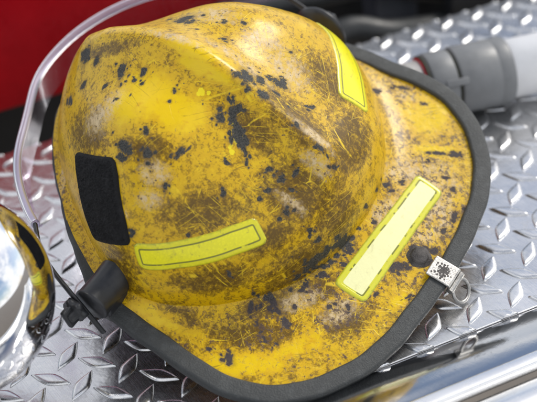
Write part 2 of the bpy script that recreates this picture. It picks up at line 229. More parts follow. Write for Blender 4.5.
# ---------------------------------------------------------------- materials
def shell_material():
    g = NT('scorched_yellow_shell'); p = scaled(g)
    wp = g.warp(p, 2.2, 0.35)
    fine = g.noise(wp, 7.0, 8, 0.68); mid = g.noise(wp, 2.1, 7, 0.62); big = g.noise(p, 0.55, 4, 0.55); vf = g.noise(p, 26.0, 4, 0.65)
    char_a, worn_sheen_a, grime_a, clean_a, bright_a, brim_a = (g.attr(k) for k in ('char', 'worn_sheen', 'grime', 'clean', 'bright', 'brim'))
    # hair-line scratches in several directions, each only where the surface runs along it
    nrm = g.coord('Normal')
    def scratch(rot, sc, lo, seed):
        q = g.map(g.warp(p, 0.3, 0.22), sc, rot, (seed, seed * 1.7, seed * 0.3)); vo = g.n('ShaderNodeTexVoronoi', feature='DISTANCE_TO_EDGE'); g.put(vo.inputs['Vector'], q); vo.inputs['Scale'].default_value = 1.0
        l = g.step(vo.outputs['Distance'], lo, lo * 0.2)
        brk = g.step(g.noise(g.map(p, (1, 1, 1), (0, 0, 0), (seed * 3, 0, 0)), 0.9, 5, 0.62), 0.51, 0.62)
        dn_ = g.n('ShaderNodeVectorMath', operation='DOT_PRODUCT'); g.put(dn_.inputs[0], nrm); dn_.inputs[1].default_value = tuple(Euler(rot).to_matrix()[0])
        flat = g.step(g.math('ABSOLUTE', dn_.outputs['Value']), 0.38, 0.18); return g.math('MULTIPLY', l, g.math('MULTIPLY', brk, flat))
    S = None; D = None
    for rot, sc, lo, sd in (((0, 0, 0.7), (0.12, 2.0, 2.0), 0.016, 1.0), ((0.4, 0.2, -0.5), (0.13, 2.8, 2.8), 0.019, 5.0), ((0.2, 0.5, 1.6), (0.15, 3.4, 3.4), 0.022, 9.0), ((0.9, -0.4, 2.5), (0.18, 3.8, 3.8), 0.024, 13.0), ((-0.5, 0.3, 0.1), (0.2, 5.0, 5.0), 0.030, 17.0), ((0.2, 1.3, 0.6), (0.15, 3.2, 3.2), 0.022, 21.0), ((0.2, 0.8, -1.0), (0.15, 3.6, 3.6), 0.022, 27.0)):
        l = scratch(rot, sc, lo, sd); S = l if S is None else g.math('MAXIMUM', S, l)
    for rot, sc, lo, sd in (((0.1, 0.3, 0.4), (0.3, 3, 3), 0.024, 41.0), ((0.5, -0.3, -0.9), (0.3, 4, 4), 0.03, 47.0), ((0.3, 0.2, 2.2), (0.4, 5, 5), 0.035, 53.0)):
        l = scratch(rot, sc, lo, sd); D = l if D is None else g.math('MAXIMUM', D, l)
    chip = g.step(g.noise(g.warp(p, 4.0, 0.3), 5.0, 6, 0.7), 0.56, 0.60)      # film flaked off in small chips
    # paint
    y = g.mix(big, (0.73, 0.465, 0.003), (0.79, 0.57, 0.005)); y = g.mix(g.step(mid, 0.55, 0.72), y, (0.60, 0.31, 0.003))
    # baked-on brown film
    strk = g.noise(g.map(g.warp(p, 0.8, 0.5), (0.7, 6, 6), (0.3, 0.25, 0.95)), 1.0, 6, 0.65)
    gl = g.math('ADD', g.math('ADD', g.math('MULTIPLY', fine, 0.40), g.math('MULTIPLY', mid, 0.50)), g.math('MULTIPLY', brim_a, 0.035)); gl = g.math('ADD', gl, g.math('MULTIPLY', strk, 0.36))
    gl = g.math('ADD', gl, g.math('MULTIPLY', grime_a, 0.29)); gl = g.math('SUBTRACT', gl, g.math('MULTIPLY', clean_a, 0.26))
    lace = g.noise(g.warp(p, 3.0, 0.4), 5.5, 9, 0.74); crumb = g.noise(g.warp(p, 9.0, 0.12), 15.0, 6, 0.72)
    gd = g.math('ADD', gl, g.math('MULTIPLY', g.math('SUBTRACT', lace, 0.5), 1.15)); gd = g.math('ADD', gd, g.math('MULTIPLY', g.math('SUBTRACT', crumb, 0.5), 0.75))
    film = g.step(gl, 0.40, 0.62); dirt = g.step(gd, 0.61, 0.78); heavy = g.step(gd, 0.74, 0.96)
    keep = g.math('SUBTRACT', 1.0, g.math('MULTIPLY', S, 0.85)); keep = g.math('MULTIPLY', keep, g.math('SUBTRACT', 1.0, g.math('MULTIPLY', chip, 0.45)))
    amber = g.mix(fine, (0.56, 0.305, 0.002), (0.68, 0.42, 0.003)); brown = g.mix(g.step(big, 0.45, 0.7), (0.26, 0.145, 0.002), (0.26, 0.165, 0.016))
    c = g.mix(g.math('MULTIPLY', g.math('MULTIPLY', film, keep), 0.80), y, amber)
    c = g.mix(g.math('MULTIPLY', g.math('MULTIPLY', dirt, keep), 0.85), c, brown)
    c = g.mix(g.math('MULTIPLY', g.math('MULTIPLY', heavy, keep), 0.85), c, (0.095, 0.050, 0.004))
    c = g.mix(g.math('MULTIPLY', g.math('MULTIPLY', S, g.step(gl, 0.5, 0.7)), 0.6), c, (0.80, 0.57, 0.02)); c = g.mix(g.math('MULTIPLY', D, 0.6), c, (0.09, 0.05, 0.01))
    # rubbed, chalky places, plus the highlight painted on the dome's left side
    wl = g.math('ADD', worn_sheen_a, g.math('MULTIPLY', g.math('SUBTRACT', fine, 0.5), 1.5)); worn_sheen = g.math('MULTIPLY', g.step(wl, 0.05, 0.70), g.fmix(g.step(g.math('ADD', strk, g.math('MULTIPLY', g.math('SUBTRACT', lace, 0.5), 0.8)), 0.40, 0.62), 0.25, 1.0))
    chalk = g.mix(mid, (0.74, 0.60, 0.36), (0.62, 0.43, 0.20))
    c = g.mix(g.math('MULTIPLY', g.math('MULTIPLY', worn_sheen, keep), 0.88), c, chalk)
    pw = g.math('MULTIPLY', g.step(g.noise(wp, 5.5, 7, 0.7), 0.56, 0.70), g.step(worn_sheen_a, 0.0, 0.5)); c = g.mix(g.math('MULTIPLY', pw, 0.6), c, (0.19, 0.12, 0.10))
    # dark speckle, denser on the brim
    sp = g.noise(g.warp(p, 6, 0.15), 6.5, 6, 0.72); thr = g.math('ADD', g.fmix(brim_a, 0.60, 0.53), g.fmix(g.step(g.math('ADD', g.noise(p, 0.8, 4, 0.6), g.math('MULTIPLY', worn_sheen_a, 0.12)), 0.44, 0.60), 0.05, -0.015))
    spk = g.step(g.math('ADD', sp, g.math('MULTIPLY', g.math('MAXIMUM', char_a, 0.0), 0.06)), thr, g.math('ADD', thr, 0.035))
    spk = g.math('MULTIPLY', spk, g.math('SUBTRACT', 1.0, g.math('MULTIPLY', clean_a, 0.6)))
    c = g.mix(g.math('MULTIPLY', spk, 0.85), c, g.mix(vf, (0.055, 0.03, 0.03), (0.11, 0.07, 0.05)))
    # fresh bright chips
    bl = g.step(g.math('ADD', bright_a, g.math('MULTIPLY', g.math('SUBTRACT', fine, 0.5), 1.6)), 0.0, 0.12); c = g.mix(bl, c, (0.85, 0.68, 0.01))
    # melted black spots
    cl = g.math('ADD', char_a, g.math('ADD', g.math('MULTIPLY', g.math('SUBTRACT', g.noise(g.warp(p, 2.5, 0.5), 4.5, 8, 0.70), 0.5), 2.4), g.math('MULTIPLY', g.math('SUBTRACT', vf, 0.5), 1.0)))
    halo = g.step(cl, -0.75, 0.15); ch = g.step(cl, 0.05, g.fmix(mid, 0.18, 0.55))
    c = g.mix(g.math('MULTIPLY', halo, 0.42), c, (0.12, 0.065, 0.02))
    dark = g.mix(g.step(vf, 0.4, 0.6), (0.022, 0.023, 0.021), (0.075, 0.072, 0.064)); dark = g.mix(g.math('MULTIPLY', brim_a, 0.6), dark, (0.055, 0.038, 0.042))
    c = g.mix(ch, c, dark)
    rough = g.fmix(worn_sheen, g.fmix(film, 0.22, 0.34), 0.40); rough = g.fmix(ch, rough, 0.62); rough = g.math('ADD', rough, g.math('MULTIPLY', g.math('SUBTRACT', fine, 0.5), 0.22))
    h = g.math('ADD', g.math('MULTIPLY', fine, 0.5), g.math('MULTIPLY', ch, 0.9)); h = g.math('SUBTRACT', h, g.math('MULTIPLY', S, 0.25)); h = g.math('ADD', h, g.math('MULTIPLY', spk, 0.2))
    nb = g.bump(h, 0.32, 0.0007); nb = g.bump(big, 0.25, 0.004, nb)
    g.bsdf(Base_Color=c, Roughness=rough, Normal=nb, Coat_Weight=g.math('MULTIPLY', g.math('SUBTRACT', 1.0, ch), 0.16), Coat_Roughness=0.16, Specular_IOR_Level=0.30)
    return g.m
def strip_material(name, edge_col, mid_col, pale):
    g = NT(name); p = scaled(g); e = g.attr('edge'); n = g.noise(p, 9, 5, 0.6); d = g.noise(p, 1.7, 6, 0.65)
    c = g.mix(g.step(e, 0.21, 0.23), edge_col, mid_col); pv = g.n('ShaderNodeTexVoronoi'); g.put(pv.inputs['Vector'], p); pv.inputs['Scale'].default_value = 14.0; pz = pv.outputs['Distance']
    c = g.mix(g.math('MULTIPLY', g.step(pz, 0.25, 0.6), 0.08 if pale else 0.16), c, tuple(x * 0.6 for x in mid_col)); sc_ = g.noise(g.map(g.warp(p, .4, .2), (0.15, 6, 6), (0.2, 0.4, 0.9)), 1.0, 4, 0.6); c = g.mix(g.math('MULTIPLY', g.step(sc_, 0.60, 0.68), 0.15 if pale else 0.4), c, (0.30, 0.24, 0.04))
    band = g.math('MULTIPLY', g.step(e, 0.165, 0.18), g.step(e, 0.225, 0.21)); gap = g.step(g.noise(p, 2.6, 4, 0.6), 0.30, 0.42) if not pale else g.step(g.noise(p, 2.2, 3, 0.6), 0.50, 0.56)
    c = g.mix(g.math('MULTIPLY', g.math('MULTIPLY', band, gap), 0.85), c, (0.10, 0.11, 0.015))
    rim = g.step(g.math('ADD', e, g.math('MULTIPLY', g.math('SUBTRACT', n, 0.5), 0.12)), 0.09, 0.0); c = g.mix(g.math('MULTIPLY', rim, 0.75), c, (0.20, 0.20, 0.02))
    c = g.mix(g.math('MULTIPLY', g.step(d, 0.48, 0.74), 0.10 if pale else 0.16), c, (0.44, 0.38, 0.04)); sm = g.step(g.noise(g.map(g.warp(p, 1, .4), (0.5, 7, 7), (0.2, 0.3, 0.6)), 1.0, 5, 0.65), 0.56, 0.70); c = g.mix(g.math('MULTIPLY', sm, 0.07 if pale else 0.2), c, (0.30, 0.26, 0.05)); s = g.step(g.noise(g.warp(p, 5, .2), 8, 6, 0.7), 0.70, 0.74); c = g.mix(g.math('MULTIPLY', s, 0.8), c, (0.12, 0.10, 0.03))
    g.bsdf(Base_Color=c, Roughness=0.32, Normal=g.bump(g.math('SUBTRACT', g.math('MULTIPLY', n, 0.3), g.math('MULTIPLY', band, 0.5)), 0.25, 0.0006), Coat_Weight=0.3, Coat_Roughness=0.15)
    return g.m
def metal_plate(name, base, rough, lo=0.75, scratch=0.25, wave=0.22):
    g = NT(name); p = scaled(g); big = g.noise(p, 0.35, 5, 0.6); n = g.noise(p, 5, 6, 0.65)
    st = g.noise(g.map(p, (1.5, 34, 10), (0, 0, 0.62)), 1.0, 3, 0.6); s2 = g.noise(g.map(p, (30, 1.6, 10), (0, 0, 0.2)), 1.0, 3, 0.6)
    dirt = g.math('MAXIMUM', g.step(n, 0.60, 0.82), g.step(g.noise(g.warp(p, 0.9, 0.8), 1.1, 7, 0.68), 0.56, 0.74))
    c = g.mix(big, tuple(x * lo for x in base), base); c = g.mix(g.math('MULTIPLY', dirt, 0.35), c, (0.20, 0.19, 0.18))
    r = g.math('ADD', g.fmix(big, rough * 0.75, rough * 1.35), g.math('MULTIPLY', g.math('SUBTRACT', st, 0.5), scratch)); r = g.math('ADD', r, g.math('MULTIPLY', dirt, 0.12))
    h = g.math('ADD', g.math('MULTIPLY', st, 0.3), g.math('ADD', g.math('MULTIPLY', s2, 0.25), g.math('MULTIPLY', n, 0.5)))
    nb = g.bump(h, 0.06, 0.0006); nb = g.bump(big, wave, 0.005, nb)
    g.bsdf(Base_Color=c, Metallic=1.0, Roughness=g.math('MAXIMUM', r, 0.03), Normal=nb)
    return g.m
M = {}
M['shell'] = shell_material()
M['strip'] = strip_material('lime_strip', (0.80, 0.74, 0.002), (0.92, 0.85, 0.002), False)
M['strip_pale'] = strip_material('lime_strip_pale_middle', (0.68, 0.66, 0.01), (0.90, 0.89, 0.46), True)
def rubber(name, c, rough, bump):
    g = NT(name); p = scaled(g); n = g.noise(p, 22, 3, 0.6); d = g.noise(p, 3, 5, 0.6)
    k = g.mix(g.step(d, 0.45, 0.75), c, tuple(x * 1.5 + 0.006 for x in c)); k = g.mix(g.math('MULTIPLY', g.step(n, 0.56, 0.72), 0.5), k, tuple(x * 2.2 + 0.01 for x in c))
    g.bsdf(Base_Color=k, Roughness=rough, Normal=g.bump(n, bump, 0.0008)); return g.m
M['rubber'] = rubber('grey_black_rubber', (0.036, 0.039, 0.039), 0.55, 0.55)
M['hook'] = rubber('black_hook_pile', (0.006, 0.006, 0.007), 0.95, 1.0)
M['plastic'] = plain('black_plastic', (0.024, 0.025, 0.028), 0.36, var=0.3, nscale=4, bump=0.08)
M['liner'] = plain('dark_liner', (0.02, 0.017, 0.012), 0.8)
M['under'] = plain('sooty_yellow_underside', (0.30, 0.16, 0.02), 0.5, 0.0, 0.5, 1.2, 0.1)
M['steel'] = plain('dull_steel', (0.42, 0.41, 0.39), 0.40, 1.0, 0.35, 3, 0.3)
M['bolt'] = plain('sooty_bolt', (0.085, 0.078, 0.075), 0.55, 0.5, 0.6, 3, 0.6)
M['tread'] = metal_plate('tread_plate_aluminium', (0.86, 0.86, 0.865), 0.26, 0.70, 0.22)
M['polished'] = metal_plate('polished_strip_steel', (0.55, 0.56, 0.58), 0.07, 0.8, 0.06, 0.03)
M['rail'] = metal_plate('bright_rail', (0.90, 0.90, 0.90), 0.26, 0.95, 0.06, 0.02)
def chrome():
    g = NT('chrome'); p = scaled(g); n = g.noise(p, 4, 5, 0.7)
    g.bsdf(Base_Color=(0.86, 0.86, 0.87), Metallic=1.0, Roughness=g.fmix(g.step(n, 0.55, 0.8), 0.02, 0.06), Normal=g.bump(g.noise(p, 0.5, 2), 0.03, 0.004)); return g.m
M['chrome'] = chrome()
def clear(name, tint, k):
    g = NT(name); p = scaled(g)
    tr = g.n('ShaderNodeBsdfTransparent'); tr.inputs[0].default_value = (*tint, 1); gl = g.n('ShaderNodeBsdfGlossy'); gl.inputs['Roughness'].default_value = 0.12; gl.inputs['Color'].default_value = (0.9, 0.9, 0.95, 1)
    df = g.n('ShaderNodeBsdfDiffuse'); df.inputs[0].default_value = (0.62, 0.55, 0.62, 1)
    lw = g.n('ShaderNodeLayerWeight'); lw.inputs[0].default_value = 0.12
    m1 = g.n('ShaderNodeMixShader'); g.put(m1.inputs[0], g.math('ADD', g.math('MULTIPLY', lw.outputs['Fresnel'], 0.30), 0.012, clamp=True)); g.t.links.new(tr.outputs[0], m1.inputs[1]); g.t.links.new(gl.outputs[0], m1.inputs[2])
    sc = g.step(g.noise(g.map(p, (1, 14, 14), (0.3, 0.2, 0.5)), 1.2, 4, 0.6), 0.45, 0.75)
    m2 = g.n('ShaderNodeMixShader'); g.put(m2.inputs[0], g.math('ADD', g.math('MULTIPLY', sc, 0.06), k)); g.t.links.new(m1.outputs[0], m2.inputs[1]); g.t.links.new(df.outputs[0], m2.inputs[2])
    g.t.links.new(m2.outputs[0], g.out.inputs[0]); return g.m
M['visor'] = clear('scratched_visor_reflection_tint', (0.88, 0.74, 0.90), 0.01)  # lavender tint paints in the purple reflection of the plate behind
def bead():
    g = NT('clear_visor_edge'); p = scaled(g); n = g.noise(g.map(p, (1, 1, 1)), 1.2, 4, 0.6)
    g.bsdf(Base_Color=g.mix(n, (0.62, 0.61, 0.78), (0.82, 0.80, 0.90)), Roughness=0.18, Transmission_Weight=0.7, IOR=1.2, Subsurface_Weight=0.0); return g.m
M['bead'] = bead()
M['red'] = plain('glossy_red_paint', (0.36, 0.001, 0.006), 0.30, 0.0, 0.12, 0.5, 0.04, 0.0); [setattr(n_.inputs['Specular IOR Level'], 'default_value', 0.22) for n_ in M['red'].node_tree.nodes if n_.type == 'BSDF_PRINCIPLED']
M['dark_panel'] = plain('dark_metal', (0.010, 0.011, 0.013), 0.5, 0.0, 0.5, 0.5, 0.1)
M['olive'] = plain('dark_olive_canvas', (0.030, 0.030, 0.018), 0.8, 0.0, 0.4, 0.6, 0.2)
M['blue_dark'] = plain('dark_blue_grey', (0.045, 0.052, 0.068), 0.5, 0.0, 0.3, 0.6, 0.1)
M['hose'] = plain('black_hose_rubber', (0.014, 0.016, 0.017), 0.42, 0.0, 0.4, 2.5, 0.2)
M['pipe'] = plain('white_plastic', (0.92, 0.92, 0.93), 0.32, 0.0, 0.05, 1.5, 0.05)
M['grey'] = plain('grey_plastic', (0.20, 0.205, 0.21), 0.42, 0.0, 0.10, 2.0, 0.08)
M['seal'] = plain('dark_olive_seal', (0.035, 0.035, 0.02), 0.6)
M['redcap'] = plain('red_lining', (0.42, 0.012, 0.02), 0.4)
def foil():
    g = NT('crinkled_foil'); p = scaled(g); v = g.noise(g.map(p, (3, 9, 3)), 1.4, 5, 0.7)
    g.bsdf(Base_Color=(0.85, 0.83, 0.80), Metallic=0.9, Roughness=0.25, Normal=g.bump(v, 0.9, 0.004)); return g.m
M['foil'] = foil()
M['asphalt'] = plain('worn_asphalt', (0.16, 0.14, 0.12), 0.9, 0.0, 0.25, 0.2, 0.3)

# ---------------------------------------------------------------- setting: tread plate, strip, ground
E1 = np.array([1, 1, 0]) / math.sqrt(2)      # along the plate's edges
E2 = np.array([1, -1, 0]) / math.sqrt(2)     # across, towards the camera
NEAR, FAR = 22.08, -1.5                       # x - y at the plate's two edges
def on_plate(along, across, z): return E1 * along + E2 * across + np.array([0, 0, z])
def tread():
    b = Bag(); a0, a1 = -46.0, 16.0; c0, c1 = FAR / math.sqrt(2), NEAR / math.sqrt(2); th = 0.22
    bm = bmesh.new()
    nt = 12; prof = ((1.0, -0.012), (0.93, 0.022), (0.80, 0.047), (0.64, 0.062), (0.40, 0.069), (0.0, 0.071))
    tt = np.linspace(-1, 1, 2 * nt + 1)
    for i in range(-34, 14):
        for j in range(-34, 8):
            d, s = i - j, i + j
            if d < FAR - 1.2 or d > NEAR + 1.2 or s < -62 or s > 20: continue
            ang = (0 if (i + j) % 2 == 0 else math.pi / 2) + rng.normal(0, 0.012); L = 0.66 * (1 + rng.normal(0, 0.015)); W = 0.245 * (1 + rng.normal(0, 0.03)); ca, sa = math.cos(ang), math.sin(ang)
            ox, oy = i + rng.normal(0, 0.012), j + rng.normal(0, 0.012); hz = 1 + rng.normal(0, 0.05)
            rows = []
            for k, z in prof:
                ring = []
                for t in tt:
                    w = W * (1 - abs(t) ** 1.45) * k; l = L * t * (0.55 + 0.45 * k)
                    ring.append((l, w, z * hz))
                rows.append(ring)
            def P(l, w, z): return bm.verts.new((ox + l * ca - w * sa, oy + l * sa + w * ca, z))
            vs = [[P(*q) for q in r] for r in rows]; vm = [[P(q[0], -q[1], q[2]) for q in r[1:-1]] for r in rows[:-1]]
            n = len(tt)
            for r in range(len(rows) - 1):
                up = vs[r + 1]; lo = vs[r]
                for m_ in range(n - 1): bm.faces.new((lo[m_ + 1], lo[m_], up[m_], up[m_ + 1]))
                lom = [vs[r][0]] + vm[r] + [vs[r][-1]]; upm = ([vs[r + 1][0]] + vm[r + 1] + [vs[r + 1][-1]]) if r + 1 < len(rows) - 1 else vs[-1]
                for m_ in range(n - 1): bm.faces.new((lom[m_], lom[m_ + 1], upm[m_ + 1], upm[m_]))
            bm.faces.new(vs[0] + vm[0][::-1])
    for val, sgn in ((NEAR, 1), (FAR, -1)):
        bc = bmesh.ops.bisect_plane(bm, geom=list(bm.verts) + list(bm.edges) + list(bm.faces), dist=1e-6, plane_co=tuple(E2 * (val - 0.01 * sgn) / math.sqrt(2)), plane_no=tuple(E2 * sgn), clear_outer=True)
        bmesh.ops.holes_fill(bm, edges=[q for q in bc['geom_cut'] if isinstance(q, bmesh.types.BMEdge) and len(q.link_faces) == 1], sides=0)
    bm.verts.index_update()
    b.add([v.co for v in bm.verts], [[v.index for v in f.verts] for f in bm.faces]); bm.free()
    o = b.build('tread_plate', M['tread'])
    k = Bag().box(on_plate((a0 + a1) / 2, (c0 + c1) / 2, -th / 2), ((a1 - a0) / 2, (c1 - c0) / 2, th / 2), (E1, E2, (0, 0, 1)), 0.03)
    bm = bmesh.new(); bm.from_mesh(o.data)
    vs = [bm.verts.new(tuple(np.array(p) * U)) for p in k.v]
    for f in k.f: bm.faces.new([vs[i] for i in f])
    bm.to_mesh(o.data); bm.free()
    tag(o, kind='structure')
tread()
strip = Bag().box(on_plate(-15, (22.12 + LEDGE_END) / 2 / math.sqrt(2), -0.075 + (LEDGE_END - 22.12) / 2 / math.sqrt(2) * LEDGE), (31, (LEDGE_END - 22.12) / 2 / math.sqrt(2) * math.hypot(1, LEDGE), 0.05), (E1, E2 + np.array([0, 0, LEDGE]), E2 * -LEDGE + np.array([0, 0, 1])), 0.02).build('metal_ledge', M['polished']); tag(strip, kind='structure')
rail = bpy.data.objects.new('grab_rail', None); link(rail); rail.location = tuple(on_plate(-15, 26.0 / math.sqrt(2), -1.9) * U)
tag(rail, 'bright chrome rail running along the near edge of the tread plate', 'rail')
def rel(pts, origin): return [tuple(np.array(p) - np.array(origin)) for p in pts]
ro = on_plate(-15, 26.0 / math.sqrt(2), -1.9)
rb = Bag().tube(rel([on_plate(a, (LEDGE_END + 1.86) / math.sqrt(2), -0.98 + (LEDGE_END - 22.12) / math.sqrt(2) * LEDGE) for a in np.linspace(-46, 16, 40)], ro), 1.05, 40); rb.build('tube', M['rail'], rail)
Bag().box(tuple(on_plate(-15, (LEDGE_END + 0.32) / math.sqrt(2), -0.03 + (LEDGE_END - 22.12) / math.sqrt(2) * LEDGE) - ro), (31, 0.22, 0.2), (E1, E2, (0, 0, 1)), 0.09).build('flange', M['rail'], rail)
gz = -42.0
ground = mesh_obj('ground', [(-6000, -6000, gz), (6000, -6000, gz), (6000, 6000, gz), (-6000, 6000, gz)], [(0, 1, 2, 3)], M['asphalt']); tag(ground, kind='structure')

# ---------------------------------------------------------------- helmet
HM = np.array(HELM_ROT); HP = np.array(HELM_POS)
helmet = bpy.data.objects.new('fire_helmet', None); link(helmet)
mw = np.eye(4); mw[:3, :3] = HM; mw[:3, 3] = HP * U; helmet.matrix_world = Matrix(mw.tolist())
tag(helmet, 'scorched yellow fire helmet with lime strips and black rubber rim, lying on the tread plate', 'helmet')
def field(V, L, thick=0.7):
    out = np.full(len(V), -1.0)
    for m in L:
        c, a, b = np.array(m[0:3]), np.array(m[3:6]), np.array(m[6:9]); la, lb = np.linalg.norm(a), np.linalg.norm(b)
        n = np.cross(a, b); n /= np.linalg.norm(n) + 1e-9; d = V - c; near = (np.abs(d) < 2.2 * max(la, lb) + 0.3).all(1)
        dn = d[near]; b2 = np.cross(n, a / la); r = np.sqrt((dn @ a / la ** 2) ** 2 + (dn @ b2 / lb) ** 2 + (dn @ n / thick) ** 2)
        out[near] = np.maximum(out[near], 1 - r)
    return out
NTH, ND, NBR = 720, 330, 90
th = np.linspace(-np.pi, np.pi, NTH, endpoint=False); ss = np.r_[np.linspace(0.004, 1, ND), np.linspace(1, 1.97, NBR + 1)[1:]]
V = shell(th[:, None], ss[None, :])
k = np.exp(-0.5 * (np.arange(-7, 8) / 3.0) ** 2); k /= k.sum()      # soften the crease where dome meets brim
Zp = np.pad(V[..., 2], ((0, 0), (7, 7)), mode='edge'); Zs = sum(k[i] * Zp[:, i:i + len(ss)] for i in range(15)); w = np.exp(-((ss - 1.0) / 0.12) ** 2)
V[..., 2] = V[..., 2] * (1 - w) + Zs * w
Vf = V.reshape(-1, 3); ssf = np.broadcast_to(ss, (NTH, len(ss))).ravel()
def splatter(L):
    r_ = random.Random(11); out = []
    for m in L:
        c, a, b = np.array(m[0:3]), np.array(m[3:6]), np.array(m[6:9]); big = max(np.linalg.norm(a), np.linalg.norm(b))
        if big < 0.10: out.append(m); continue
        out.append(list(c) + list(a * 0.72) + list(b * 0.72))
        for _ in range(5 if big < 0.3 else 9):
            u, v = r_.gauss(0, 0.62), r_.gauss(0, 0.62); k_ = r_.uniform(0.18, 0.5); an = r_.uniform(-0.6, 0.6)
            out.append(list(c + a * u + b * v) + list((a * math.cos(an) + b * math.sin(an)) * k_) + list((b * math.cos(an) - a * math.sin(an)) * k_ * r_.uniform(0.5, 1.0)))
        for _ in range(4):
            u, v = r_.gauss(0, 1.5), r_.gauss(0, 1.5); k_ = r_.uniform(0.07, 0.16); out.append(list(c + a * u + b * v) + list(a * k_) + list(b * k_))
    return out
A = dict(char=field(Vf, splatter(CHAR), 0.45), worn_sheen=np.clip(field(Vf, WORN_SHEEN), -1, 1), grime=np.clip(field(Vf, GRIME) * 1.6, 0, 1), clean=np.clip(field(Vf, CLEAN) * 1.6, 0, 1), bright=field(Vf, splatter(BRIGHT)), brim=np.clip((ssf - 1.0) / 0.08, 0, 1))
F = grid_faces(NTH, len(ss), wrap_u=True)
apex = len(Vf); Vf = np.r_[Vf, [[CX, 0, zapex()]]]; F = F.tolist() + [[apex, (i + 1) % NTH * len(ss), i * len(ss)] for i in range(NTH)]
for kk in A: A[kk] = np.r_[A[kk], A[kk][0]]
mesh_obj('shell', Vf, F, M['shell'], helmet, True, None, A)
tl = np.linspace(-np.pi, np.pi, 120, endpoint=False); sl = np.linspace(0.01, 1.03, 44)
LV = shell(tl[:, None], sl[None, :]) - 0.14 * shell_n(tl[:, None], sl[None, :]); mesh_obj('liner', LV.reshape(-1, 3), grid_faces(120, len(sl), wrap_u=True, flip=True), M['liner'], helmet)
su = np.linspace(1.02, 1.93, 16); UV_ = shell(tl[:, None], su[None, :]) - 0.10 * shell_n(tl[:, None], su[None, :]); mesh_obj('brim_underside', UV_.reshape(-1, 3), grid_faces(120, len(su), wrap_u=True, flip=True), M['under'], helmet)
def rim_frame(t):
    e = 1e-3; f_ = lambda q: np.array([CX + Rr(q) * np.cos(q), Rr(q) * np.sin(q), 0.0])
    p = f_(t); d = f_(t + e) - f_(t - e); d /= np.linalg.norm(d); n = np.array([d[1], -d[0], 0.0])
    zo = zbrim(p[0], p[1]); q = p - 0.45 * n; zi = zbrim(q[0], q[1]); s_ = (zo - zi) / 0.45; p[2] = zo; n3 = n + np.array([0, 0, s_]); n3 /= np.linalg.norm(n3); return p, d, n3, np.cross(n3, d) * (1 if np.cross(n3, d)[2] > 0 else -1)
def trim():
    sec = []
    for cx_, cz_, a0, a1 in ((-0.04, 0.06, 90, 0), (-0.04, -0.10, 0, -90), (-0.42, -0.10, -90, -180), (-0.42, 0.06, 180, 90)):
        for a in np.linspace(a0, a1, 7): sec.append((cx_ + 0.10 * math.cos(math.radians(a)), cz_ + 0.10 * math.sin(math.radians(a))))
    N = 420; v = []
    for i in range(N):
        p, d, n, u = rim_frame(-np.pi + 2 * np.pi * i / N)
        wob = 0.012 * math.sin(i * 0.21) + 0.01 * math.sin(i * 0.53 + 1)
        for o_, z_ in sec: v.append(p + n * (o_ + wob) + u * z_)
    mesh_obj('brim_trim', v, grid_faces(N, len(sec), True, True, True), M['rubber'], helmet)
trim()
def interp_ts(pts, n):
    p = np.array(pts, float); c = np.r_[0, np.cumsum(np.hypot(np.diff(p[:, 0]) * 5, np.diff(p[:, 1]) * 3))]; q = np.linspace(0, c[-1], n)
    return np.stack([np.interp(q, c, p[:, 0]), np.interp(q, c, p[:, 1])], -1)
def patch(name, top, bot, mat, lift, nu=72, nv=26, mirror=False, rad=0.12, fuzz=0.0, label=None):
    T, B = interp_ts(top, nu), interp_ts(bot, nu); w = np.linspace(0, 1, nv)[None, :, None]; g = T[:, None] * (1 - w) + B[:, None] * w
    for _ in range(6): g[1:-1] = (g[:-2] + 2 * g[1:-1] + g[2:]) / 4
    if mirror: g = g * np.array([-1, 1]); g[..., 1] -= 0.06 * (1 - w[..., 0])
    P0 = shell(g[..., 0], g[..., 1]); N0 = shell_n(g[..., 0], g[..., 1])
    du = np.linalg.norm(np.diff(P0, axis=0), axis=-1); dv = np.linalg.norm(np.diff(P0, axis=1), axis=-1)
    cu = np.r_[np.zeros((1, nv)), np.cumsum(du, 0)]; cv = np.c_[np.zeros(nu), np.cumsum(dv, 1)]
    eu = np.minimum(cu, cu[-1:] - cu); ev = np.minimum(cv, cv[:, -1:] - cv)
    edge = np.minimum(eu, ev); cor = (eu < rad * 2) & (ev < rad * 2); edge = np.where(cor, rad * 2 - np.hypot(rad * 2 - eu, rad * 2 - ev), edge)
    h = lift * np.sqrt(np.clip(edge / 0.06, 0, 1)) - 0.03 * (edge < 0.002)
    h = np.where(edge < 0, -0.05, h) + fuzz * rng.normal(0, 1, h.shape) * np.clip((edge - 0.08) / 0.08, 0, 1)
    Pn = P0 + N0 * h[..., None]
    o = mesh_obj(name, Pn.reshape(-1, 3), grid_faces(nu, nv, flip=not mirror), mat, helmet, True, None, {'edge': edge.ravel()})
    return tag(o, label) if label else o
patch('reflective_strip', TAPE_N_TOP, TAPE_N_BOT, M['strip'], 0.03, label='bright lime strip on the near side of the dome')
patch('reflective_strip', TAPE_N_TOP, TAPE_N_BOT, M['strip'], 0.03, mirror=True, label='lime strip wrapping round the far side of the dome')
patch('reflective_strip', TAPE_R_IN, TAPE_R_OUT, M['strip_pale'], 0.03, label='lime strip with pale cream middle on the rear brim')
patch('fastener_patch', VEL_L, VEL_R, M['hook'], 0.10, 90, 60, fuzz=0.02)
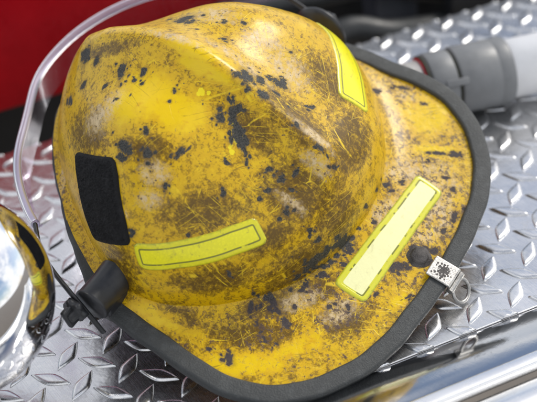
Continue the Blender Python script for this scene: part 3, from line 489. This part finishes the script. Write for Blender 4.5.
# hinge clip and hanging ring on the rear edge
def local_box(c, h, axes, bev): return Bag().box(c, h, axes, bev)
p, d, n, u = rim_frame(0.045)
clip = local_box(p + n * -0.27 + u * 0.20, (0.40, 0.37, 0.035), (n, d, u), 0.03); clip.box(p + n * 0.13 + u * 0.0, (0.03, 0.37, 0.22), (n, d, u), 0.025)
clip.tube([p + n * 0.22 + u * 0.02 + d * k_ for k_ in (-0.38, -0.12, 0.12, 0.38)], 0.10, 14); clip = clip.build('ring_clip', M['steel'], helmet, False)
st = Bag()
for _ in range(150):
    du_, dv_ = min(0.3, max(-0.3, rng.normal(0, 0.115))), min(0.27, max(-0.27, rng.normal(0, 0.115))); r = rng.uniform(0.012, 0.040)
    base = p + n * (-0.27 + du_) + d * dv_ + u * (0.2365 + 0.0015 * rng.uniform()); an = rng.uniform(0, 6.28); v = [base + n * (r * k_ * math.cos(an + a)) + d * (r * math.sin(an + a)) for a, k_ in zip(np.linspace(0, 2 * np.pi, 9, endpoint=False), rng.uniform(0.6, 1.2, 9))]
    st.add(v, [tuple(range(9))])
st.build('worn_spot', M['bolt'], clip, False)
rc = p + n * 0.30 + np.array([0, 0, 0.0]); dn = (n * 0.72 - u * 0.62); dn /= np.linalg.norm(dn); ring = []
for a in np.linspace(0, 2 * np.pi, 40, endpoint=False): ring.append(p + n * 0.22 + u * 0.02 + d * (0.36 * math.sin(a)) + dn * (0.32 - 0.34 * math.cos(a)))
Bag().tube(ring, 0.055, 12, True, up=tuple(np.cross(d, dn))).build('hanging_ring', M['steel'], clip)
bp_ = shell(BOLT[0], BOLT[1]); bn = shell_n(BOLT[0], BOLT[1])
Bag().lathe([(0.0, 0.115), (0.10, 0.11), (0.13, 0.095), (0.22, 0.09), (0.27, 0.05), (0.29, 0.015), (0.37, 0.012), (0.39, -0.02)], bp_, bn, 36, 6, 0.04).build('rivet', M['bolt'], helmet)
bp2 = shell(-0.09, 1.03); 
# pivot brackets, wing nuts, clear face shield
def bracket(sy, c):
    ax = (0, sy, 0); x, y, z = c
    b = Bag().lathe([(0.0, 0.05), (0.50, 0.04), (0.55, 0.0), (0.55, -0.06), (0.53, -0.10), (0.52, -0.8), (0.55, -1.25)], (x, y, z), ax, 40)
    b.box((x + 0.03, y - sy * 0.62, z - 0.42), (0.48, 0.46, 0.38), bev=0.10)
    br = b.build('pivot_bracket', M['plastic'], helmet)
    nb = Bag().lathe([(0.0, 0.50), (0.17, 0.49), (0.20, 0.44), (0.22, 0.24), (0.33, 0.23), (0.37, 0.17), (0.37, 0.02), (0.25, 0.0)], (x - 0.28, y + sy * 0.24, z + 0.0), ax, 60, 6, 0.10)
    nb.box((x - 0.28, y + sy * 0.62, z + 0.0), (0.09, 0.18, 0.30), ((1, 0, 0.4), (0, 1, 0), (-0.4, 0, 1)), 0.05)
    nb.build('wing_nut', M['plastic'], br)
    return br
bracket(-1, (0.43, -6.5, 0.53))
fb = Bag().lathe([(0.0, -0.30), (0.55, -0.30), (0.80, -0.05), (0.92, 0.0), (0.95, 0.10), (0.90, 0.18), (0.0, 0.22)], (0.35, 6.0, 0.52), (0, 1, 0), 48); fb.lathe([(0.5, 0.0), (0.5, -1.0)], (0.35, 6.0, 0.52), (0, 1, 0), 32); fb = fb.build('pivot_bracket', M['plastic'], helmet)
Bag().lathe([(0.0, 0.6), (0.26, 0.54), (0.28, 0.30), (0.46, 0.20), (0.46, 0.0)], (0.35, 6.22, 0.52), (0, 1, 0), 60, 6, 0.10).build('wing_nut', M['plastic'], fb)
arc = [(-2.45, -5.32, 0.98), (-2.98, -5.05, 0.9), (-3.96, -4.34, 0.73), (-4.62, -3.68, 0.61), (-5.14, -2.98, 0.52), (-5.78, -1.8, 0.4), (-6.55, -0.6, 0.27), (-6.84, 0.42, 0.22), (-6.91, 1.47, 0.21), (-6.77, 2.56, 0.23), (-6.19, 3.97, 0.33), (-5.0, 5.3, 0.5), (-3.4, 6.15, 0.7), (-1.6, 6.55, 0.95)]
AP = np.array([tuple(q) for q in smooth_path(arc, 12)])
for _ in range(60): AP[1:-1] = (AP[:-2] + 2 * AP[1:-1] + AP[2:]) / 4
rows = []
for w_, dz in ((0.0, 0.0), (0.008, -0.25), (0.016, -0.5), (0.026, -0.75), (0.038, -1.0)):
    q = AP.copy(); q[:, 0] = q[:, 0] * (1 - w_) - 0.2 * w_; q[:, 1] *= (1 - w_); q[:, 2] += dz * np.clip(np.minimum(np.arange(len(q)), len(q) - 1 - np.arange(len(q))) / 14.0 + 0.15, 0, 1); rows.append(q)
sv = np.stack(rows, 1)
fs = mesh_obj('face_shield', sv.reshape(-1, 3), grid_faces(len(AP), 5), M['visor'], helmet)
Bag().tube([tuple(q) for q in AP], 0.135, 16, flat=1.25).build('shield_edge', M['bead'], fs)
for pts in ([(0.80, -6.64, -0.42), (0.30, -6.66, 0.38), (-0.24, -6.62, 0.98), (-1.07, -6.3, 0.95), (-1.75, -5.95, 1.02), (-2.45, -5.34, 0.98)], [(0.35, 6.35, 0.52), (-0.5, 6.5, 0.7), (-1.6, 6.55, 0.93)]):
    Bag().tube([tuple(q) for q in smooth_path(pts, 10)], 0.07, 12, flat=1.6).build('shield_arm', M['plastic'], fs)

# ---------------------------------------------------------------- chrome dome at the left
cr = 2.87; cz = 2.87; cc = np.array(DOME_C)
bell = bpy.data.objects.new('chrome_dome', None); link(bell); bell.location = tuple(np.array([cc[0], cc[1], 0.08]) * U)
tag(bell, 'polished chrome dome mirroring the helmet at the left edge', 'chrome dome')
zo = cc[2] - 0.07
Bag().lathe([(cr * math.sin(a), cz * math.cos(a) + zo) for a in np.linspace(0.0005, 2.95, 160)], (0, 0, 0), (0, 0, 1), 220).build('dome', M['chrome'], bell)
Bag().lathe([(0.42, zo - cz + 0.25), (0.42, 0.25), (0.52, 0.14), (0.6, 0.08), (0.62, 0.0), (0.0, 0.0)], (0, 0, 0), (0, 0, 1), 80).build('foot', M['chrome'], bell)

# ---------------------------------------------------------------- white pipe with its grey collar
pa, pb = np.array(PIPE_A), np.array(PIPE_B); ax = (pb - pa); ax /= np.linalg.norm(ax)
pipe = bpy.data.objects.new('white_pipe', None); link(pipe); pipe.location = tuple(np.array([pa[0], pa[1], 0.108]) * U)
tag(pipe, 'white pipe with a grey slotted collar lying behind the helmet brim', 'pipe')
c0 = pa - np.array([pa[0], pa[1], 0.108])
def along(d): return tuple(c0 + ax * d)
Bag().lathe([(0.95, 0.6), (1.08, 0.62), (1.08, 14.0), (0.0, 14.0)], along(0), ax, 64).build('tube', M['pipe'], pipe)
cl = Bag().lathe([(1.08, 2.0), (1.20, 2.0), (1.225, 1.95), (1.225, 1.50), (1.215, 1.48), (1.225, 1.46), (1.23, 0.06), (1.19, 0.0), (1.02, 0.0)], along(0), ax, 72).build('collar', M['grey'], pipe)
Bag().lathe([(1.0, -0.10), (1.13, -0.10), (1.13, 0.02), (1.0, 0.02)], along(0), ax, 64).build('seal', M['seal'], cl)
rg = Bag().lathe([(1.02, -0.10), (1.16, -0.11), (1.19, -0.17), (1.19, -0.95), (1.13, -1.02), (1.02, -1.02), (1.0, -0.9), (1.0, -0.12)], along(0), ax, 72)
rg = rg.build('end_ring', M['grey'], pipe)
sd = np.cross(ax, (0, 0, 1)); sd /= np.linalg.norm(sd); 
lug_dir = sd * 0.88 + np.array([0, 0, 0.48]); lug_dir /= np.linalg.norm(lug_dir); lt = np.cross(lug_dir, ax)
Bag().box(np.array(along(-0.20)) + lug_dir * 1.20, (0.42, 0.13, 0.06), (ax, lt, lug_dir), 0.03).build('latch', M['grey'], rg)
Bag().lathe([(1.06, -1.04), (1.13, -1.06), (1.15, -1.14), (1.05, -1.16), (1.0, -1.08)], along(0), ax, 64).build('lip', M['seal'], rg); Bag().lathe([(1.0, -1.16), (1.08, -1.17), (1.08, -1.21), (1.0, -1.22)], along(0), ax, 64).build('red_band', M['redcap'], rg)
Bag().lathe([(0.0, -2.7), (0.6, -2.68), (0.86, -2.55)] + [(0.98 + (0.035 if k_ % 2 else -0.02), -2.45 + 0.09 * k_) for k_ in range(15)] + [(0.98, -0.6)], along(0), ax, 48).build('lens', M['foil'], pipe)

# ---------------------------------------------------------------- behind the plate: red panel, dark recess, hoses
def panel(name, a0, a1, c, z0, z1, mat, label, cat, th=0.5, bev=0.12):
    o = bpy.data.objects.new(name, None)
    base = on_plate((a0 + a1) / 2, c / math.sqrt(2) - th, z0)
    k = Bag().box((0, 0, (z1 - z0) / 2), ((a1 - a0) / 2, th, (z1 - z0) / 2), (E1, E2, (0, 0, 1)), bev)
    ob = k.build(name, mat); ob.location = tuple(base * U); tag(ob, label, cat); return ob
panel('red_panel', -21, -5.0, -7.0, -0.55, 5.4, M['red'], 'glossy red painted vehicle panel standing behind the tread plate', 'panel')
panel('recess_wall', -24, 40, -11.0, -16, 5.5, M['dark_panel'], 'dark recessed wall behind the plate and under the red panel', 'wall')
panel('canvas_bundle', -21.5, -18.6, -8.2, -5.5, 0.4, M['olive'], 'dark olive bundle stowed under the red panel', 'bundle', 0.6, 0.5)
panel('equipment_box', -0.4, 1.6, -6.5, -4.5, 0.2, M['blue_dark'], 'dim blue grey box among the black hoses at the top', 'box', 0.8, 0.2)
def hose(pts, r, label):
    o = Bag().tube([tuple(q) for q in smooth_path(pts, 12)], r, 20).build('black_hose', M['hose']); tag(o, label, 'hose', 'black hoses behind the plate'); return o
hose([on_plate(-9, -2.4, 0.2), on_plate(-5, -2.1, -0.3), on_plate(-3, -2.3, 0.0), on_plate(-1.4, -2.0, -0.5), on_plate(0.5, -2.6, -1.2), on_plate(3, -3.4, -2)], 0.62, 'thick black hose sagging along the far plate edge')
hose([on_plate(-8, -3.8, 1.6), on_plate(-4, -3.7, 1.2), on_plate(-1, -3.9, 0.8), on_plate(2, -4.2, -0.4), on_plate(6, -4.6, -2)], 0.5, 'black hose higher up against the dark wall')
panel('dark_cabinet', 2.2, 20, -3.9, -9, 0.2, M['dark_panel'], 'black cabinet front beyond the top right of the plate', 'cabinet', 0.4, 0.1)

# ---------------------------------------------------------------- camera, sun, sky
CR = np.array(CAM_ROT); cam = bpy.data.cameras.new('camera'); co = bpy.data.objects.new('camera', cam); link(co)
m4 = np.eye(4); m4[:3, 0] = CR[0]; m4[:3, 1] = -CR[1]; m4[:3, 2] = -CR[2]; m4[:3, 3] = np.array(CAM_POS) * U; co.matrix_world = Matrix(m4.tolist())
cam.sensor_width = 36; cam.lens = 36 * CAM_F / 537.0; cam.clip_start = 0.01; cam.clip_end = 2000
cam.dof.use_dof = True; cam.dof.focus_distance = 36.6 * U; cam.dof.aperture_fstop = 6.5
scene.camera = co
SUN_EL, SUN_AZ = math.radians(SUN[0]), math.radians(SUN[1])       # azimuth measured from +x towards +y
sd_ = Vector((math.cos(SUN_EL) * math.cos(SUN_AZ), math.cos(SUN_EL) * math.sin(SUN_AZ), math.sin(SUN_EL)))
sl_ = bpy.data.lights.new('sun', 'SUN'); sl_.energy = SUN[2]; sl_.angle = math.radians(SUN[3]); sl_.color = (1.0, 0.95, 0.87)
so = bpy.data.objects.new('sun', sl_); link(so); so.rotation_euler = sd_.to_track_quat('Z', 'Y').to_euler()
w = bpy.data.worlds.new('World'); scene.world = w; w.use_nodes = True; t = w.node_tree; bg = t.nodes['Background']
sky = t.nodes.new('ShaderNodeTexSky'); sky.sky_type = 'NISHITA'; sky.sun_disc = False; sky.sun_elevation = SUN_EL; sky.sun_rotation = math.pi / 2 - SUN_AZ
tc = t.nodes.new('ShaderNodeTexCoord'); nz = t.nodes.new('ShaderNodeTexNoise'); nz.inputs['Scale'].default_value = 2.1; nz.inputs['Detail'].default_value = 7; nz.inputs['Roughness'].default_value = 0.55
mp = t.nodes.new('ShaderNodeMapping'); mp.inputs['Scale'].default_value = (1, 1, 1.8); mp.inputs['Location'].default_value = CLOUD_LOC
t.links.new(tc.outputs['Generated'], mp.inputs['Vector']); t.links.new(mp.outputs[0], nz.inputs['Vector'])
dp = t.nodes.new('ShaderNodeVectorMath'); dp.operation = 'DOT_PRODUCT'; t.links.new(tc.outputs['Generated'], dp.inputs[0]); dp.inputs[1].default_value = CLOUD_SIDE
ad = t.nodes.new('ShaderNodeMath'); ad.operation = 'ADD'; t.links.new(nz.outputs['Fac'], ad.inputs[0]); t.links.new(dp.outputs['Value'], ad.inputs[1])
mr = t.nodes.new('ShaderNodeMapRange'); mr.interpolation_type = 'SMOOTHSTEP'; mr.inputs[1].default_value = CLOUD_T[0]; mr.inputs[2].default_value = CLOUD_T[1]; t.links.new(ad.outputs[0], mr.inputs[0])
mx = t.nodes.new('ShaderNodeMix'); mx.data_type = 'RGBA'; t.links.new(mr.outputs[0], mx.inputs[0]); t.links.new(sky.outputs[0], mx.inputs[6]); mx.inputs[7].default_value = (*CLOUD_C, 1)
t.links.new(mx.outputs[2], bg.inputs[0]); bg.inputs[1].default_value = SKY_STRENGTH
scene.view_settings.view_transform = 'Standard'; scene.view_settings.look = 'None'; scene.view_settings.exposure = EXPOSURE; scene.view_settings.gamma = 1
scene.render.engine = 'CYCLES'; scene.cycles.use_denoising = True; scene.cycles.max_bounces = 10; scene.cycles.transparent_max_bounces = 12
scene.render.resolution_x = 1024; scene.render.resolution_y = 767
